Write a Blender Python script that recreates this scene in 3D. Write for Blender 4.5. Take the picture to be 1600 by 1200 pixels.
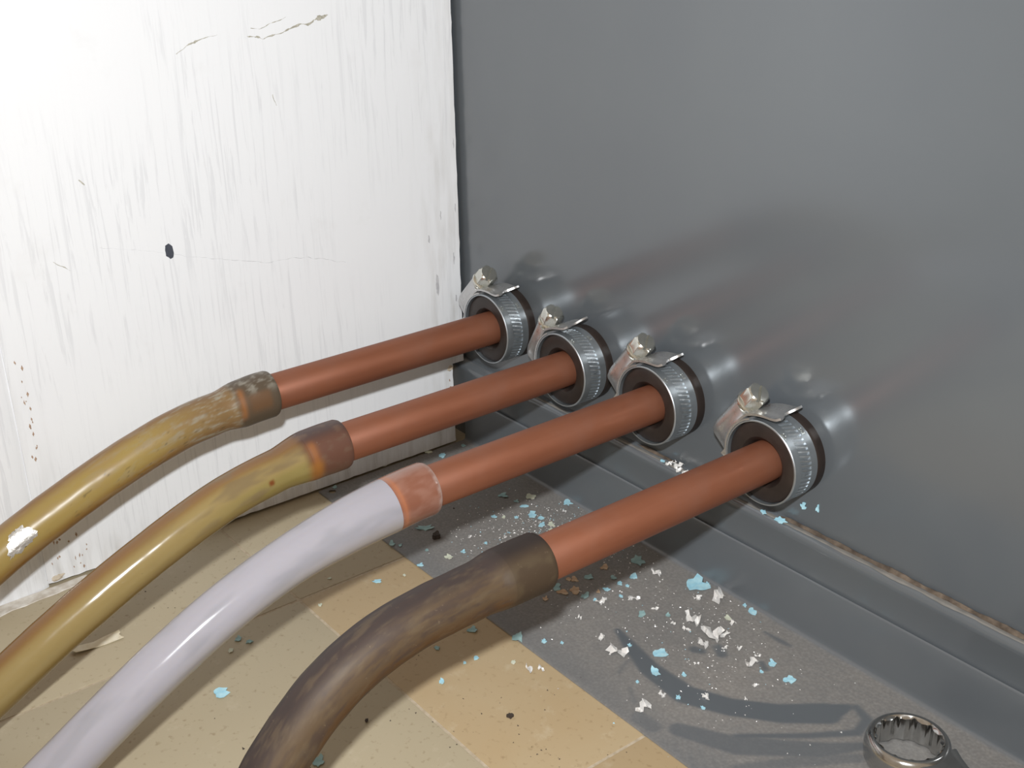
import bpy, bmesh, math, random
from mathutils import Vector, Matrix, noise

for _o in list(bpy.data.objects):
    bpy.data.objects.remove(_o, do_unlink=True)
scene = bpy.context.scene
COL = scene.collection
MM = 0.001          # everything below is written in millimetres
rnd = random.Random(7)

# ------------------------------------------------------------------ camera, light, exposure
CAM = (452.08, -320.99, 275.47)
RIGHT = Vector((0.61657, 0.78711, -0.01728))
DOWN = Vector((0.30992, -0.26284, -0.91371))
FWD = Vector((-0.72373, 0.55801, -0.40600))
cam_data = bpy.data.cameras.new('camera')
cam_data.sensor_width = 36.0
cam_data.lens = 1917.5 * 36.0 / 1600.0
cam_data.clip_start = 0.01
cam_data.clip_end = 50
cam = bpy.data.objects.new('camera', cam_data)
m = Matrix.Identity(4)
for r in range(3):
    m[r][0] = RIGHT[r]; m[r][1] = -DOWN[r]; m[r][2] = -FWD[r]; m[r][3] = CAM[r] * MM
cam.matrix_world = m
COL.objects.link(cam)
scene.camera = cam

world = bpy.data.worlds.new('room_ambience')
scene.world = world
world.use_nodes = True
bgn = world.node_tree.nodes['Background']
bgn.inputs[0].default_value = (1.0, 0.80, 0.60, 1)
bgn.inputs[1].default_value = 0.42

# the pop-up flash that lit the photograph: just above and left of the lens
fl = bpy.data.lights.new('camera_flash', 'SPOT')
fl.energy = 10.3
fl.spot_size = math.radians(106)
fl.spot_blend = 1.0
fl.color = (0.96, 0.985, 1.0)
fl.shadow_soft_size = 0.007
flo = bpy.data.objects.new('camera_flash', fl)
flo.location = (444.6 * MM, -329.8 * MM, 328.0 * MM)
flo.rotation_euler = FWD.to_track_quat('-Z', 'Y').to_euler()
COL.objects.link(flo)

scene.view_settings.view_transform = 'Standard'
scene.view_settings.look = 'None'
scene.view_settings.gamma = 1
scene.view_settings.use_curve_mapping = False
scene.view_settings.exposure = 0.0

# ------------------------------------------------------------------ helpers
def srgb(r, g, b):
    def f(c):
        c /= 255.0
        return c / 12.92 if c <= 0.04045 else ((c + 0.055) / 1.055) ** 2.4
    return (f(r), f(g), f(b), 1.0)

def mix(a, b, t):
    t = max(0.0, min(1.0, t))
    return tuple(a[i] + (b[i] - a[i]) * t for i in range(4))

def sstep(a, b, x):
    t = max(0.0, min(1.0, (x - a) / (b - a)))
    return t * t * (3 - 2 * t)

class NT:
    def __init__(self, name):
        self.mat = bpy.data.materials.new(name)
        self.mat.use_nodes = True
        self.t = self.mat.node_tree
        self.n = self.t.nodes
        self.b = self.n['Principled BSDF']
    def new(self, typ, **kw):
        nd = self.n.new(typ)
        for k, v in kw.items():
            setattr(nd, k, v)
        return nd
    def link(self, a, b):
        self.t.links.new(a, b)
    def coords(self, scale=(1, 1, 1), rot=(0, 0, 0)):
        tc = self.new('ShaderNodeTexCoord')
        mp = self.new('ShaderNodeMapping')
        mp.inputs['Scale'].default_value = scale
        mp.inputs['Rotation'].default_value = rot
        self.link(tc.outputs['Object'], mp.inputs['Vector'])
        return mp.outputs['Vector']
    def noise(self, scale, detail=3, vec=None, rough=0.5, dist=0.0):
        nz = self.new('ShaderNodeTexNoise')
        nz.inputs['Scale'].default_value = scale
        nz.inputs['Detail'].default_value = detail
        nz.inputs['Roughness'].default_value = rough
        nz.inputs['Distortion'].default_value = dist
        if vec is None:
            vec = self.coords()
        self.link(vec, nz.inputs['Vector'])
        return nz.outputs['Fac']
    def ramp(self, fac, stops):
        rp = self.new('ShaderNodeValToRGB')
        el = rp.color_ramp.elements
        while len(el) < len(stops):
            el.new(0.5)
        for e, (p, c) in zip(el, stops):
            e.position = p; e.color = c
        self.link(fac, rp.inputs['Fac'])
        return rp.outputs['Color']
    def mixc(self, fac, a, b, mode='MIX'):
        mx = self.new('ShaderNodeMix', data_type='RGBA', blend_type=mode)
        for sock, v in ((mx.inputs['Factor'], fac), (mx.inputs['A'], a), (mx.inputs['B'], b)):
            if isinstance(v, bpy.types.NodeSocket):
                self.link(v, sock)
            else:
                sock.default_value = v
        return mx.outputs['Result']
    def math(self, op, a, b=0.0, clamp=False):
        md = self.new('ShaderNodeMath', operation=op, use_clamp=clamp)
        for i, v in enumerate((a, b)):
            if isinstance(v, bpy.types.NodeSocket):
                self.link(v, md.inputs[i])
            else:
                md.inputs[i].default_value = v
        return md.outputs[0]
    def bump(self, fac, strength=0.2, dist=0.0002):
        bp = self.new('ShaderNodeBump')
        bp.inputs['Strength'].default_value = strength
        bp.inputs['Distance'].default_value = dist
        self.link(fac, bp.inputs['Height'])
        self.link(bp.outputs['Normal'], self.b.inputs['Normal'])
    def set(self, **kw):
        names = dict(base='Base Color', rough='Roughness', metal='Metallic', spec='Specular IOR Level', alpha='Alpha',
                     coat='Coat Weight', sss='Subsurface Weight', coatr='Coat Roughness')
        for k, v in kw.items():
            s = self.b.inputs[names[k]]
            if isinstance(v, bpy.types.NodeSocket):
                self.link(v, s)
            else:
                s.default_value = v
        return self

def simple(name, c1, c2=None, scale=300, rough=0.5, metal=0.0, spec=0.5, bump=0.0, bscale=None, stretch=(1, 1, 1), **kw):
    t = NT(name)
    if c2 is None:
        t.set(base=c1)
    else:
        v = t.coords(scale=stretch)
        f = t.noise(scale, 4, v)
        t.set(base=t.ramp(f, [(0.3, c1), (0.7, c2)]))
    t.set(rough=rough, metal=metal, spec=spec, **kw)
    if bump:
        t.bump(t.noise(bscale or scale * 3, 4), bump)
    return t.mat

def mesh_obj(name, verts, faces, mat=None, parent=None, smooth=True, angle=35, colors=None, floats=None):
    me = bpy.data.meshes.new(name)
    me.from_pydata([(v[0] * MM, v[1] * MM, v[2] * MM) for v in verts], [], faces)
    bm = bmesh.new(); bm.from_mesh(me)
    bmesh.ops.recalc_face_normals(bm, faces=bm.faces)
    if smooth:
        a = math.radians(angle)
        for f in bm.faces:
            f.smooth = True
        for e in bm.edges:
            if len(e.link_faces) == 2 and e.calc_face_angle(0) > a:
                e.smooth = False
    bm.to_mesh(me); bm.free()
    if mat:
        me.materials.append(mat)
    if colors:
        at = me.color_attributes.new('Col', 'FLOAT_COLOR', 'POINT')
        at.data.foreach_set('color', [c for col in colors for c in col])
    if floats:
        for k, vals in floats.items():
            at = me.attributes.new(k, 'FLOAT', 'POINT')
            at.data.foreach_set('value', vals)
    o = bpy.data.objects.new(name, me)
    COL.objects.link(o)
    if parent:
        o.parent = parent
    return o

def empty(name, loc=(0, 0, 0)):
    e = bpy.data.objects.new(name, None)
    e.empty_display_size = 0.01
    e.location = [c * MM for c in loc]
    COL.objects.link(e)
    return e

def tag(o, label=None, cat=None, group=None, kind=None):
    if label: o['label'] = label
    if cat: o['category'] = cat
    if group: o['group'] = group
    if kind: o['kind'] = kind
    return o

def box(x0, x1, y0, y1, z0, z1):
    v = [(x, y, z) for x in (x0, x1) for y in (y0, y1) for z in (z0, z1)]
    f = [(0, 1, 3, 2), (4, 6, 7, 5), (0, 4, 5, 1), (2, 3, 7, 6), (0, 2, 6, 4), (1, 5, 7, 3)]
    return v, f

def bevel_mesh(o, w, seg=2):
    bm = bmesh.new(); bm.from_mesh(o.data)
    bmesh.ops.bevel(bm, geom=list(bm.edges), offset=w * MM, segments=seg, affect='EDGES', profile=0.6)
    for f in bm.faces:
        f.smooth = True
    for e in bm.edges:
        if len(e.link_faces) == 2:
            e.smooth = e.calc_face_angle(0) < math.radians(50)
    bm.to_mesh(o.data); bm.free()
    return o

def extrude_x(profile, x0, x1, closed=True):
    """profile of (y, z) swept along x."""
    n = len(profile)
    v = [(x0, y, z) for y, z in profile] + [(x1, y, z) for y, z in profile]
    f = [(i, (i + 1) % n, n + (i + 1) % n, n + i) for i in range(n if closed else n - 1)]
    if closed:
        f += [tuple(range(n)), tuple(range(2 * n - 1, n - 1, -1))]
    return v, f

def lathe_y(profile, seg=64, closed=True):
    """profile of (radius, y) turned about the y axis."""
    v, f = [], []
    n = len(profile)
    for k in range(seg):
        a = 2 * math.pi * k / seg
        for r, y in profile:
            v.append((r * math.cos(a), y, r * math.sin(a)))
    for k in range(seg):
        k2 = (k + 1) % seg
        for i in range(n if closed else n - 1):
            j = (i + 1) % n
            f.append((k * n + i, k * n + j, k2 * n + j, k2 * n + i))
    return v, f

def copy_tree(o, parent=None):
    c = o.copy()
    COL.objects.link(c)
    if parent:
        c.parent = parent
    for ch in list(o.children):
        copy_tree(ch, c)
    return c

# ------------------------------------------------------------------ materials of the setting
def paint_grey(name, dusty=False):
    t = NT(name)
    n1 = t.noise(14, 3)
    base = t.ramp(n1, [(0.3, srgb(92, 97, 102)), (0.7, srgb(96, 101, 105))])
    t.set(base=base, spec=0.85, rough=0.18)
    if dusty:
        at = t.new('ShaderNodeAttribute', attribute_name='dust')
        spk = t.noise(900, 4)
        dcol = t.ramp(spk, [(0.25, srgb(126, 121, 117)), (0.5, srgb(137, 133, 128)), (0.78, srgb(154, 150, 145))])
        f = t.math('MULTIPLY', at.outputs['Fac'], 0.92)
        t.set(base=t.mixc(f, base, dcol))
        rr = t.new('ShaderNodeMapRange')
        t.link(at.outputs['Fac'], rr.inputs['Value'])
        rr.inputs['To Min'].default_value = 0.28; rr.inputs['To Max'].default_value = 0.75
        t.link(rr.outputs['Result'], t.b.inputs['Roughness'])
        sp = t.math('MULTIPLY_ADD', at.outputs['Fac'], -0.7)
        sp.node.inputs[2].default_value = 0.9
        t.set(spec=sp)
    return t.mat

M_PANEL = paint_grey('grey_painted_steel')
M_SHEET = paint_grey('grey_painted_steel_with_dust', True)

def white_paint():
    t = NT('brushed_white_paint')
    # brush strokes: noise drawn out along slightly leaning verticals of the board (y-z plane)
    v = t.coords(scale=(1, 1, 0.05), rot=(math.radians(9), 0, 0))
    s1 = t.noise(700, 5, v, 0.6, 0.6)
    v2 = t.coords(scale=(1, 1, 0.045), rot=(math.radians(-13), 0, 0))
    s2 = t.noise(480, 5, v2, 0.65, 0.8)
    big = t.noise(11, 3, None, 0.5, 0.4)
    streak = t.math('MULTIPLY', t.math('SUBTRACT', s2, 0.52, True), t.math('MULTIPLY', t.math('SUBTRACT', big, 0.40, True), 12.0))
    base = t.mixc(t.math('MINIMUM', streak, 0.20), srgb(235, 237, 240), srgb(172, 174, 180))
    blot = t.noise(34, 5, None, 0.65)
    base = t.mixc(t.math('MULTIPLY', t.math('SUBTRACT', blot, 0.60, True), 0.7), base, srgb(186, 182, 174))
    # grime gathers on the board edge that meets the steel and along its foot
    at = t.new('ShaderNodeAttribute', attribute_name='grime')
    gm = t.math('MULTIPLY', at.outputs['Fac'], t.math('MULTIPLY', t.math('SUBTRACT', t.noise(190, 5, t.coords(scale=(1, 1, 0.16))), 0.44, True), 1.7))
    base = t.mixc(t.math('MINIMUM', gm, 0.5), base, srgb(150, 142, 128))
    t.set(base=base, rough=0.55, spec=0.3)
    t.bump(t.math('ADD', s1, t.math('MULTIPLY', s2, 0.7)), 0.22, 0.00015)
    return t.mat
M_WHITE = white_paint()
M_BAREWOOD = simple('bare_fibreboard', srgb(176, 160, 136), srgb(216, 206, 190), 500, 0.9, bump=0.5)

def tile_mat():
    t = NT('cream_floor_tile')
    oi = t.new('ShaderNodeObjectInfo')
    cl = t.noise(22, 5, None, 0.6, 0.5)
    fine = t.noise(420, 4)
    base = t.mixc(t.ramp(cl, [(0.3, (0, 0, 0, 1)), (0.75, (0.42, 0.42, 0.42, 1))]), oi.outputs['Color'], srgb(180, 166, 138))
    base = t.mixc(t.math('MULTIPLY', t.math('SUBTRACT', fine, 0.60, True), 3.0), base, srgb(120, 96, 62))
    base = t.mixc(t.math('MULTIPLY', t.math('SUBTRACT', t.noise(75, 5, None, 0.7), 0.58, True), 2.0), base, srgb(204, 194, 172))
    t.set(base=base, rough=0.48, spec=0.4)
    t.bump(t.noise(160, 4), 0.10, 0.0004)
    return t.mat
M_TILE = tile_mat()
M_GROUT = simple('pale_grout', srgb(168, 152, 128), srgb(192, 178, 156), 500, 0.9, bump=0.3)

# ------------------------------------------------------------------ the setting: floor and tiles
PITCH, JX, JY = 145.5, 72.6, -137.5
v, f = box(-175, 610, -560, 40, -14, -0.35)
floor = tag(mesh_obj('floor', v, f, M_GROUT, smooth=False), 'cream tiled floor with thin pale joints', kind='structure')
tv, tf = box(-72.3, 72.3, -72.3, 72.3, -6, 0)
tile0 = None
for ix in range(-1, 4):
    for iy in range(-3, 2):
        x = JX + (ix - 0.5) * PITCH + 0.0
        y = JY + (iy - 0.5) * PITCH
        if y > 60: continue
        if tile0 is None:
            o = tile0 = bevel_mesh(mesh_obj('tile', tv, tf, M_TILE, floor), 0.7)
        else:
            o = tile0.copy(); COL.objects.link(o); o.parent = floor
        o.location = (x * MM, y * MM, rnd.uniform(-0.12, 0.0) * MM)
        near = ix >= 1 and iy >= 1
        c = srgb(172, 150, 116) if near else srgb(174, 162, 137)
        j = rnd.uniform(0.94, 1.05)
        o.color = (c[0] * j, c[1] * j, c[2] * j, 1)

# ------------------------------------------------------------------ grey panel, lower trim, base sheet
v, f = box(-70, 560, 0, 6, 43.5, 420)
wall_back = tag(bevel_mesh(mesh_obj('wall_back', v, f, M_PANEL), 0.5), 'tall grey painted steel panel the copper pipes come out of', kind='structure')

prof = [(5, 2), (-1.2, 2), (-1.2, 26), (-1.6, 30), (-2.6, 35), (-3.5, 38.6), (-3.9, 40.2), (-3.6, 41.6), (-2.6, 42.8), (-1.2, 43.6), (0.0, 43.9), (5, 43.9)]
v, f = extrude_x(prof, -70, 560)
trim = tag(mesh_obj('trim_1', v, f, M_PANEL, angle=40), 'grey swelling bottom rail below the steel panel', kind='structure')

# dirty sealant in the corner between panel and rail
M_DIRT = simple('dirty_brown_sealant', srgb(62, 52, 44), srgb(112, 99, 86), 300, 0.9, bump=0.7, bscale=900)
M_FILM = simple('old_sealant_film', srgb(104, 103, 100), srgb(128, 124, 118), 160, 0.8, bump=0.3)
def bead(name, mat, x0, x1, yc, zc, hy, hz, seed, parent):
    v, f = [], []
    n = int((x1 - x0) / 0.8)
    for i in range(n + 1):
        x = x0 + (x1 - x0) * i / n
        w = 0.55 + 0.9 * abs(noise.noise(Vector((x * 0.05, seed, 0)))) + 0.12 * noise.noise(Vector((x * 0.35, seed, 3)))
        w *= sstep(0, 8, x - x0) * sstep(0, 8, x1 - x)
        for k in range(5):
            a = math.pi * (0.0 + k / 4)
            v.append((x, yc - math.cos(a) * hy * w + hy * 0.0, zc + math.sin(a) * hz * w * (1 + 0.15 * noise.noise(Vector((x * .5, k, seed))))))
    for i in range(n):
        for k in range(4):
            a = i * 5 + k
            f.append((a, a + 1, a + 6, a + 5))
    return mesh_obj(name, v, f, mat, parent)
bead('sealant_film', M_FILM, 20, 540, -1.9, 42.9, 1.7, 0.9, 2.0, trim)
o = bead('sealant_bead', M_DIRT, 196, 540, -0.8, 43.6, 1.4, 1.7, 5.0, trim)
bead('sealant_bead', M_DIRT, 120, 150, -0.7, 43.7, 1.1, 1.5, 9.0, trim)
o['label'] = 'dirty brown line of sealant under the panel'

# base sheet: flat flange lying on the tiles with an upstand against the rail
WIPES = {'A': [(169.3, -54.7, 1.9), (179.7, -57.8, 4.3), (193.9, -61.7, 6.5), (212.2, -62.3, 8.1), (226.8, -55.3, 7.5), (240.2, -44.4, 7.9), (249.8, -32.6, 8.7), (252.5, -24.0, 2.6)] ,
    'B': [(254.3, -21.8, 2.2), (260.8, -24.4, 3.0), (262.8, -32.2, 2.6), (253.1, -46.6, 2.1), (238.4, -64.7, 1.7)] ,
    'C': [(224.0, -77.2, 5.2), (241.6, -68.2, 7.2), (260.3, -48.8, 5.9), (269.4, -34.1, 2.1)] ,
    'C2': [(248.9, -76.2, 2.1), (259.9, -58.0, 4.1), (270.6, -42.4, 3.3)] ,
    'D': [(196.1, -41.0, 3.1), (198.7, -39.6, 2.4)] ,
    'D2': [(200.8, -33.4, 2.8), (204.4, -35.2, 3.3)] ,
    'E': [(217.0, -27.8, 1.4), (220.2, -29.7, 2.1)] ,
    'E2': [(205.3, -12.8, 0.7), (213.4, -12.5, 1.9), (217.2, -12.2, 0.5)] ,
    'G': [(188.8, -72.0, 0.7), (185.8, -65.7, 0.7), (185.6, -61.7, 0.5)] ,
    'F': [(197.6, -74.6, 1.1), (204.2, -79.2, 1.1)] ,
    'F2': [(211.5, -83.1, 4.8), (217.4, -82.8, 4.8)] ,}
def wipe_at(x, y):
    best = 0.0
    for key, pts in WIPES.items():
        strength = {'A': 1.0, 'B': 0.9, 'C': 0.75, 'C2': 0.55, 'F': 0.4, 'F2': 0.5, 'G': 0.5, 'E2': 0.8}.get(key, 0.9)
        for (xa, ya, wa), (xb, yb, wb) in zip(pts[:-1], pts[1:]):
            dx, dy = xb - xa, yb - ya
            t = max(0, min(1, ((x - xa) * dx + (y - ya) * dy) / (dx * dx + dy * dy)))
            d = math.hypot(x - xa - t * dx, y - ya - t * dy)
            w = (wa + (wb - wa) * t) * 0.62
            e = sstep(w + 0.9, w - 0.7, d) if w > 0.7 else 0.0
            if w <= 0.7:
                e = sstep(w + 0.8, 0.0, d)
            best = max(best, e * strength)
    return best
def dust_at(x, y):
    d = 0.80 + 0.16 * noise.noise(Vector((x * 0.03, y * 0.03, 1))) + 0.10 * noise.noise(Vector((x * 0.2, y * 0.2, 4)))
    d *= sstep(-3.0, -5.5, y + 0.8 * noise.noise(Vector((x * 0.08, 0, 7))))
    edge = sstep(-88, -70, y) * 0.35 + 0.65
    d *= edge
    # faint sweeping streaks near the spanner
    if x > 215:
        rr = math.hypot(x - 262, (y + 62) * 1.3)
        d -= 0.10 * sstep(215, 235, x) * (0.5 + 0.5 * math.sin(rr * 1.5 + 2 * noise.noise(Vector((x * .06, y * .06, 0)))))
    d *= 1 - wipe_at(x, y)
    return max(0.0, min(1.0, d))
def build_sheet():
    XA, XB, YA = 0.9, 552.0, -87.5
    st = 0.9
    xs = []
    x = XA
    while x < 330: xs.append(x); x += st
    while x < XB: xs.append(x); x += 8
    xs.append(XB)
    # profile of the top surface, (y, z)
    pr = [(YA, 0.12), (YA + 0.25, 0.75)]
    y = YA + 1.0
    while y < -5.2: pr.append((y, 0.85)); y += st
    pr += [(-4.6, 0.9), (-4.0, 1.15), (-3.55, 1.6), (-3.3, 2.3), (-3.2, 4), (-3.0, 12), (-2.7, 20), (-2.6, 24.2), (-2.45, 24.75), (-2.1, 25.0), (-1.7, 24.8), (-1.5, 24.2), (-1.45, 20)]
    n = len(pr)
    verts, dust = [], []
    hx, hy, hr = 5.2, -82.6, 1.7
    hole_cells = set()
    for i, x in enumerate(xs):
        for j, (y, z) in enumerate(pr):
            px, py = x, y
            if i == 0 and y < -60:
                pass
            dd = math.hypot(x - hx, y - hy)
            if 0.0 < dd < hr + 0.9 and z == 0.85:
                if dd < hr:
                    pass
                if abs(dd - hr) < 0.62 and dd > 0:
                    px = hx + (x - hx) * hr / dd; py = hy + (y - hy) * hr / dd
            verts.append((px, py, z))
            if z <= 1.0 and y < -4:
                dust.append(dust_at(x, y))
            else:
                dust.append(0.12 if y < -3 and z < 2 else 0.06 * max(0, noise.noise(Vector((x * .05, z * .2, 0)))) )
    faces = []
    for i in range(len(xs) - 1):
        for j in range(n - 1):
            cx = (xs[i] + xs[i + 1]) / 2; cy = (pr[j][0] + pr[j + 1][0]) / 2
            if pr[j][1] == 0.85 and math.hypot(cx - hx, cy - hy) < hr - 0.15:
                continue
            faces.append((i * n + j, (i + 1) * n + j, (i + 1) * n + j + 1, i * n + j + 1))
    return verts, faces, dust
v, f, dust = build_sheet()
sheet = mesh_obj('base_sheet', v, f, M_SHEET, angle=60, floats={'dust': dust})
tag(sheet, 'grey folded steel base sheet on the tiles, dusty, with a low upstand', 'base sheet')

# ------------------------------------------------------------------ white board (left wall) and the wall beyond it
def board_mesh():
    st = 3.0
    ys = [-211.6 + st * i for i in range(int((211.6 - 8.6) / st) + 1)] + [-8.6, -6.4, -4.2, -2.0]
    zs = [1.3, 2.4, 4] + [4 + st * i for i in range(1, 13)] + [41.5, 43.0] + [43.0 + 4 * i for i in range(1, 95)]
    idx, v, f, g = {}, [], [], []
    def inside(y, z):
        return not (y > -8.6 + 1e-6 and z < 43.0 - 1e-6)
    for j, z in enumerate(zs):
        for i, y in enumerate(ys):
            if inside(y, z):
                idx[i, j] = len(v)
                jy = jz = 0.0
                onr = (y == -2.0) or (y == -8.6 and z < 43)
                if onr: jy = 0.45 * noise.noise(Vector((0, z * 0.25, 3))) - 0.25 * abs(noise.noise(Vector((0, z * 0.9, 8))))
                if z == 1.3: jz = 0.8 * abs(noise.noise(Vector((y * 0.2, 1, 1))))
                if y == -211.6: jy = -0.6 + 0.15 * noise.noise(Vector((1, z * 0.06, 0)))
                if y < -205 and z < 8: jz += 0.6 * rnd.random(); 
                v.append((0.0, y + jy, z + jz))
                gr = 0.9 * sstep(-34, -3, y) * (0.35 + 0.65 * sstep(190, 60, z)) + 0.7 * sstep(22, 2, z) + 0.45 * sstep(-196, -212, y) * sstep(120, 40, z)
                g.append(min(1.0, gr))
    for j in range(len(zs) - 1):
        for i in range(len(ys) - 1):
            q = [(i, j), (i + 1, j), (i + 1, j + 1), (i, j + 1)]
            if all(k in idx for k in q):
                f.append(tuple(idx[k] for k in q))
    return v, f, g
v, f, g = board_mesh()
nv = len(v)
# give it 18 mm of thickness
from collections import Counter
ec = Counter()
for q in f:
    for a, b in zip(q, q[1:] + q[:1]): ec[frozenset((a, b))] += 1
bv = [(x - 18, y, z) for x, y, z in v]
bf = [tuple(nv + i for i in reversed(q)) for q in f]
sf = []
for q in f:
    for a, b in zip(q, q[1:] + q[:1]):
        if ec[frozenset((a, b))] == 1: sf.append((a, nv + a, nv + b, b))
wall_left = mesh_obj('wall_left', v + bv, f + bf + sf, M_WHITE, angle=40, floats={'grime': g + g})
tag(wall_left, 'white brush-painted board standing square to the grey panel', kind='structure')

v, f = [], []
NZ = 80
for k in range(NZ + 1):
    z = 0 + 420 * k / NZ
    for (x, y) in [(-18, -212.0), (-0.7, -212.0), (-0.5 + 0.2 * noise.noise(Vector((z * .05, 0, 0))), -212.5), (0.1 + 0.2 * noise.noise(Vector((z * .03, 4, 0))), -215), (0.6, -222), (0.9, -240), (1.5, -560), (-18, -560)]:
        v.append((x, y, z))
for k in range(NZ):
    for i in range(8):
        f.append((k * 8 + i, k * 8 + (i + 1) % 8, (k + 1) * 8 + (i + 1) % 8, (k + 1) * 8 + i))
f += [tuple(range(8)), tuple(NZ * 8 + i for i in reversed(range(8)))]
wall_near = mesh_obj('wall_near', v, f, M_WHITE, angle=60, floats={'grime': [0.55 * sstep(30, 0, p[2]) for p in v]})
tag(wall_near, 'white painted wall continuing left of the board', kind='structure')

# irregular skin of white paint run onto the floor at the wall's foot
def blob_outline(pts, jit, seed, sub=4):
    out = []
    n = len(pts)
    for i in range(n):
        a, b = pts[i], pts[(i + 1) % n]
        for k in range(sub):
            t = k / sub
            x = a[0] + (b[0] - a[0]) * t; y = a[1] + (b[1] - a[1]) * t
            out.append((x + jit * noise.noise(Vector((x * .7, y * .7, seed))), y + jit * noise.noise(Vector((x * .7, y * .7, seed + 9)))))
    return out
M_PAINTSPILL = simple('spilt_white_paint', srgb(226, 222, 214), srgb(190, 180, 165), 260, 0.7, bump=0.4)
ol = blob_outline([(0.5, -197), (3, -197.5), (5.5, -203), (6.5, -214), (8, -234), (9, -262), (7, -300), (1, -300), (0.8, -250), (0.6, -215)], 1.1, 3)
n = len(ol)
v = [(x, y, 0.02) for x, y in ol] + [(x * 0.96, y, 0.32) for x, y in ol]
f = [(i, (i + 1) % n, n + (i + 1) % n, n + i) for i in range(n)] + [tuple(range(n, 2 * n))]
o = mesh_obj('paint_run', v, f, M_PAINTSPILL, wall_near)

# marks on the board: chips, cracks, scuffs (thin pieces of their own on the paint)
M_CHIP = simple('bare_dark_patch', srgb(62, 66, 76), srgb(72, 76, 86), 600, 0.8)
M_CRACK = simple('crack_grime', srgb(150, 147, 132), srgb(196, 193, 182), 900, 0.9)
M_CRACKFAINT = simple('faint_crack_grime', srgb(176, 176, 182), srgb(206, 206, 208), 500, 0.9)
M_REDBROWN = simple('red_brown_underpaint', srgb(150, 122, 104), srgb(186, 162, 140), 900, 0.9)
def patch_on_board(name, pts, mat, th=0.06, jit=0.15, seed=1, sub=3):
    ol = blob_outline(pts, jit, seed, sub)
    n = len(ol)
    v = [(-0.05, y, z) for y, z in ol] + [(th, y, z) for y, z in ol]
    f = [(i, (i + 1) % n, n + (i + 1) % n, n + i) for i in range(n)] + [tuple(range(n, 2 * n))]
    return mesh_obj(name, v, f, mat, wall_left, smooth=False)
def strip_on_board(name, pts, mat, w=0.5, seed=1, th=0.05):
    """ribbon through (y, z, width factor) points."""
    dense = []
    for (a, b) in zip(pts[:-1], pts[1:]):
        L = math.hypot(b[0] - a[0], b[1] - a[1]); k = max(2, int(L / 0.8))
        for i in range(k):
            t = i / k
            dense.append([a[q] + (b[q] - a[q]) * t for q in range(3)])
    dense.append(list(pts[-1]))
    v, f = [], []
    for i, (y, z, ww) in enumerate(dense):
        a = dense[max(0, i - 1)]; b = dense[min(len(dense) - 1, i + 1)]
        L = math.hypot(b[0] - a[0], b[1] - a[1]) or 1
        nx, ny = -(b[1] - a[1]) / L, (b[0] - a[0]) / L
        h = w * ww * (0.75 + 1.5 * noise.noise(Vector((y * 0.5, z * 0.5, seed))))
        h = max(h, 0.02)
        off = 0.5 * noise.noise(Vector((y * 0.3, z * 0.3, seed + 5)))
        yy, zz = y + nx * off, z + ny * off
        v += [(-0.05, yy + nx * h, zz + ny * h), (th, yy, zz), (-0.05, yy - nx * h, zz - ny * h)]
    for i in range(len(dense) - 1):
        a = i * 3
        f += [(a, a + 1, a + 4, a + 3), (a + 1, a + 2, a + 5, a + 4)]
    return mesh_obj(name, v, f, mat, wall_left, smooth=False)
o = patch_on_board('paint_chip', [(-144.1, 131.0), (-142.6, 131.6), (-141.2, 130.2), (-140.8, 127.4), (-141.4, 125.6), (-142.6, 125.2), (-143.4, 126.2), (-144.2, 126.8), (-144.3, 129)], M_CHIP, seed=4)
o['label'] = 'dark chip in the white paint'
strip_on_board('paint_crack', [(-129.5, 203.2, .3), (-124, 206.2, 1.0), (-121.5, 207.2, 1.6), (-118, 207.8, .5), (-112, 208.6, .15)], M_CRACK, 0.6, 1)
strip_on_board('paint_crack', [(-99.6, 206.8, .4), (-97.5, 206.6, 1.3), (-93, 205.3, .4), (-88, 206.2, 1.0), (-84, 206.8, .5), (-80, 208, 1.0), (-76, 209.2, 1.2), (-72.5, 208.9, 1.5), (-70, 209.8, 1.9), (-66, 211.0, 1.7), (-63, 211.3, .5)], M_CRACK, 0.75, 2)
strip_on_board('paint_crack', [(-97.8, 209.6, .9), (-94, 209.0, .3), (-88, 211.2, .8), (-82, 212.4, .3)], M_CRACK, 0.5, 3)
strip_on_board('paint_crack', [(-170, 135.6, .3), (-150, 130, .35), (-136, 125.1, .5), (-118, 119.5, .6), (-100, 114.5, 1.0), (-90, 114.2, .8), (-82, 112.9, 1.1), (-74, 110.4, .8), (-63.5, 106.6, .8)], M_CRACKFAINT, 0.16, 4)
strip_on_board('scuff', [(-188, 133.6, .8), (-185, 131.2, 1.1), (-182.2, 129.2, .6)], M_CRACK, 0.32, 5)
strip_on_board('scuff', [(-173.6, 162.6, .8), (-171.6, 160.4, 1.1)], M_CRACK, 0.4, 6)
strip_on_board('scuff', [(-91.3, 183.2, .6), (-90.4, 180.6, 1.0), (-89.8, 178.6, .5)], M_CRACK, 0.3, 7)
for k, (y, z, a, b) in enumerate([(-15.4, 85, 1.0, 5.5), (-19, 108, .5, 2), (-12, 118, .35, 2.4), (-9, 62, .6, 2), (-5.0, 76, .5, 1.8), (-5.5, 96, .35, 3.2), (-3.6, 120, .3, 2.2), (-3.4, 150, .3, 2.4), (-10.4, 30.6, .8, 1.1), (-10.6, 34.8, .4, .7), (-9.6, 25.4, .7, .6)]):
    patch_on_board('grime_spot' if k not in (8, 9, 10) else 'paint_chip', [(y - a, z), (y - a * .5, z + b), (y + a * .6, z + b * .8), (y + a, z - b * .2), (y + a * .3, z - b), (y - a * .6, z - b * .7)],
                   M_CRACKFAINT if k < 8 else M_REDBROWN, seed=20 + k, jit=0.35)
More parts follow.
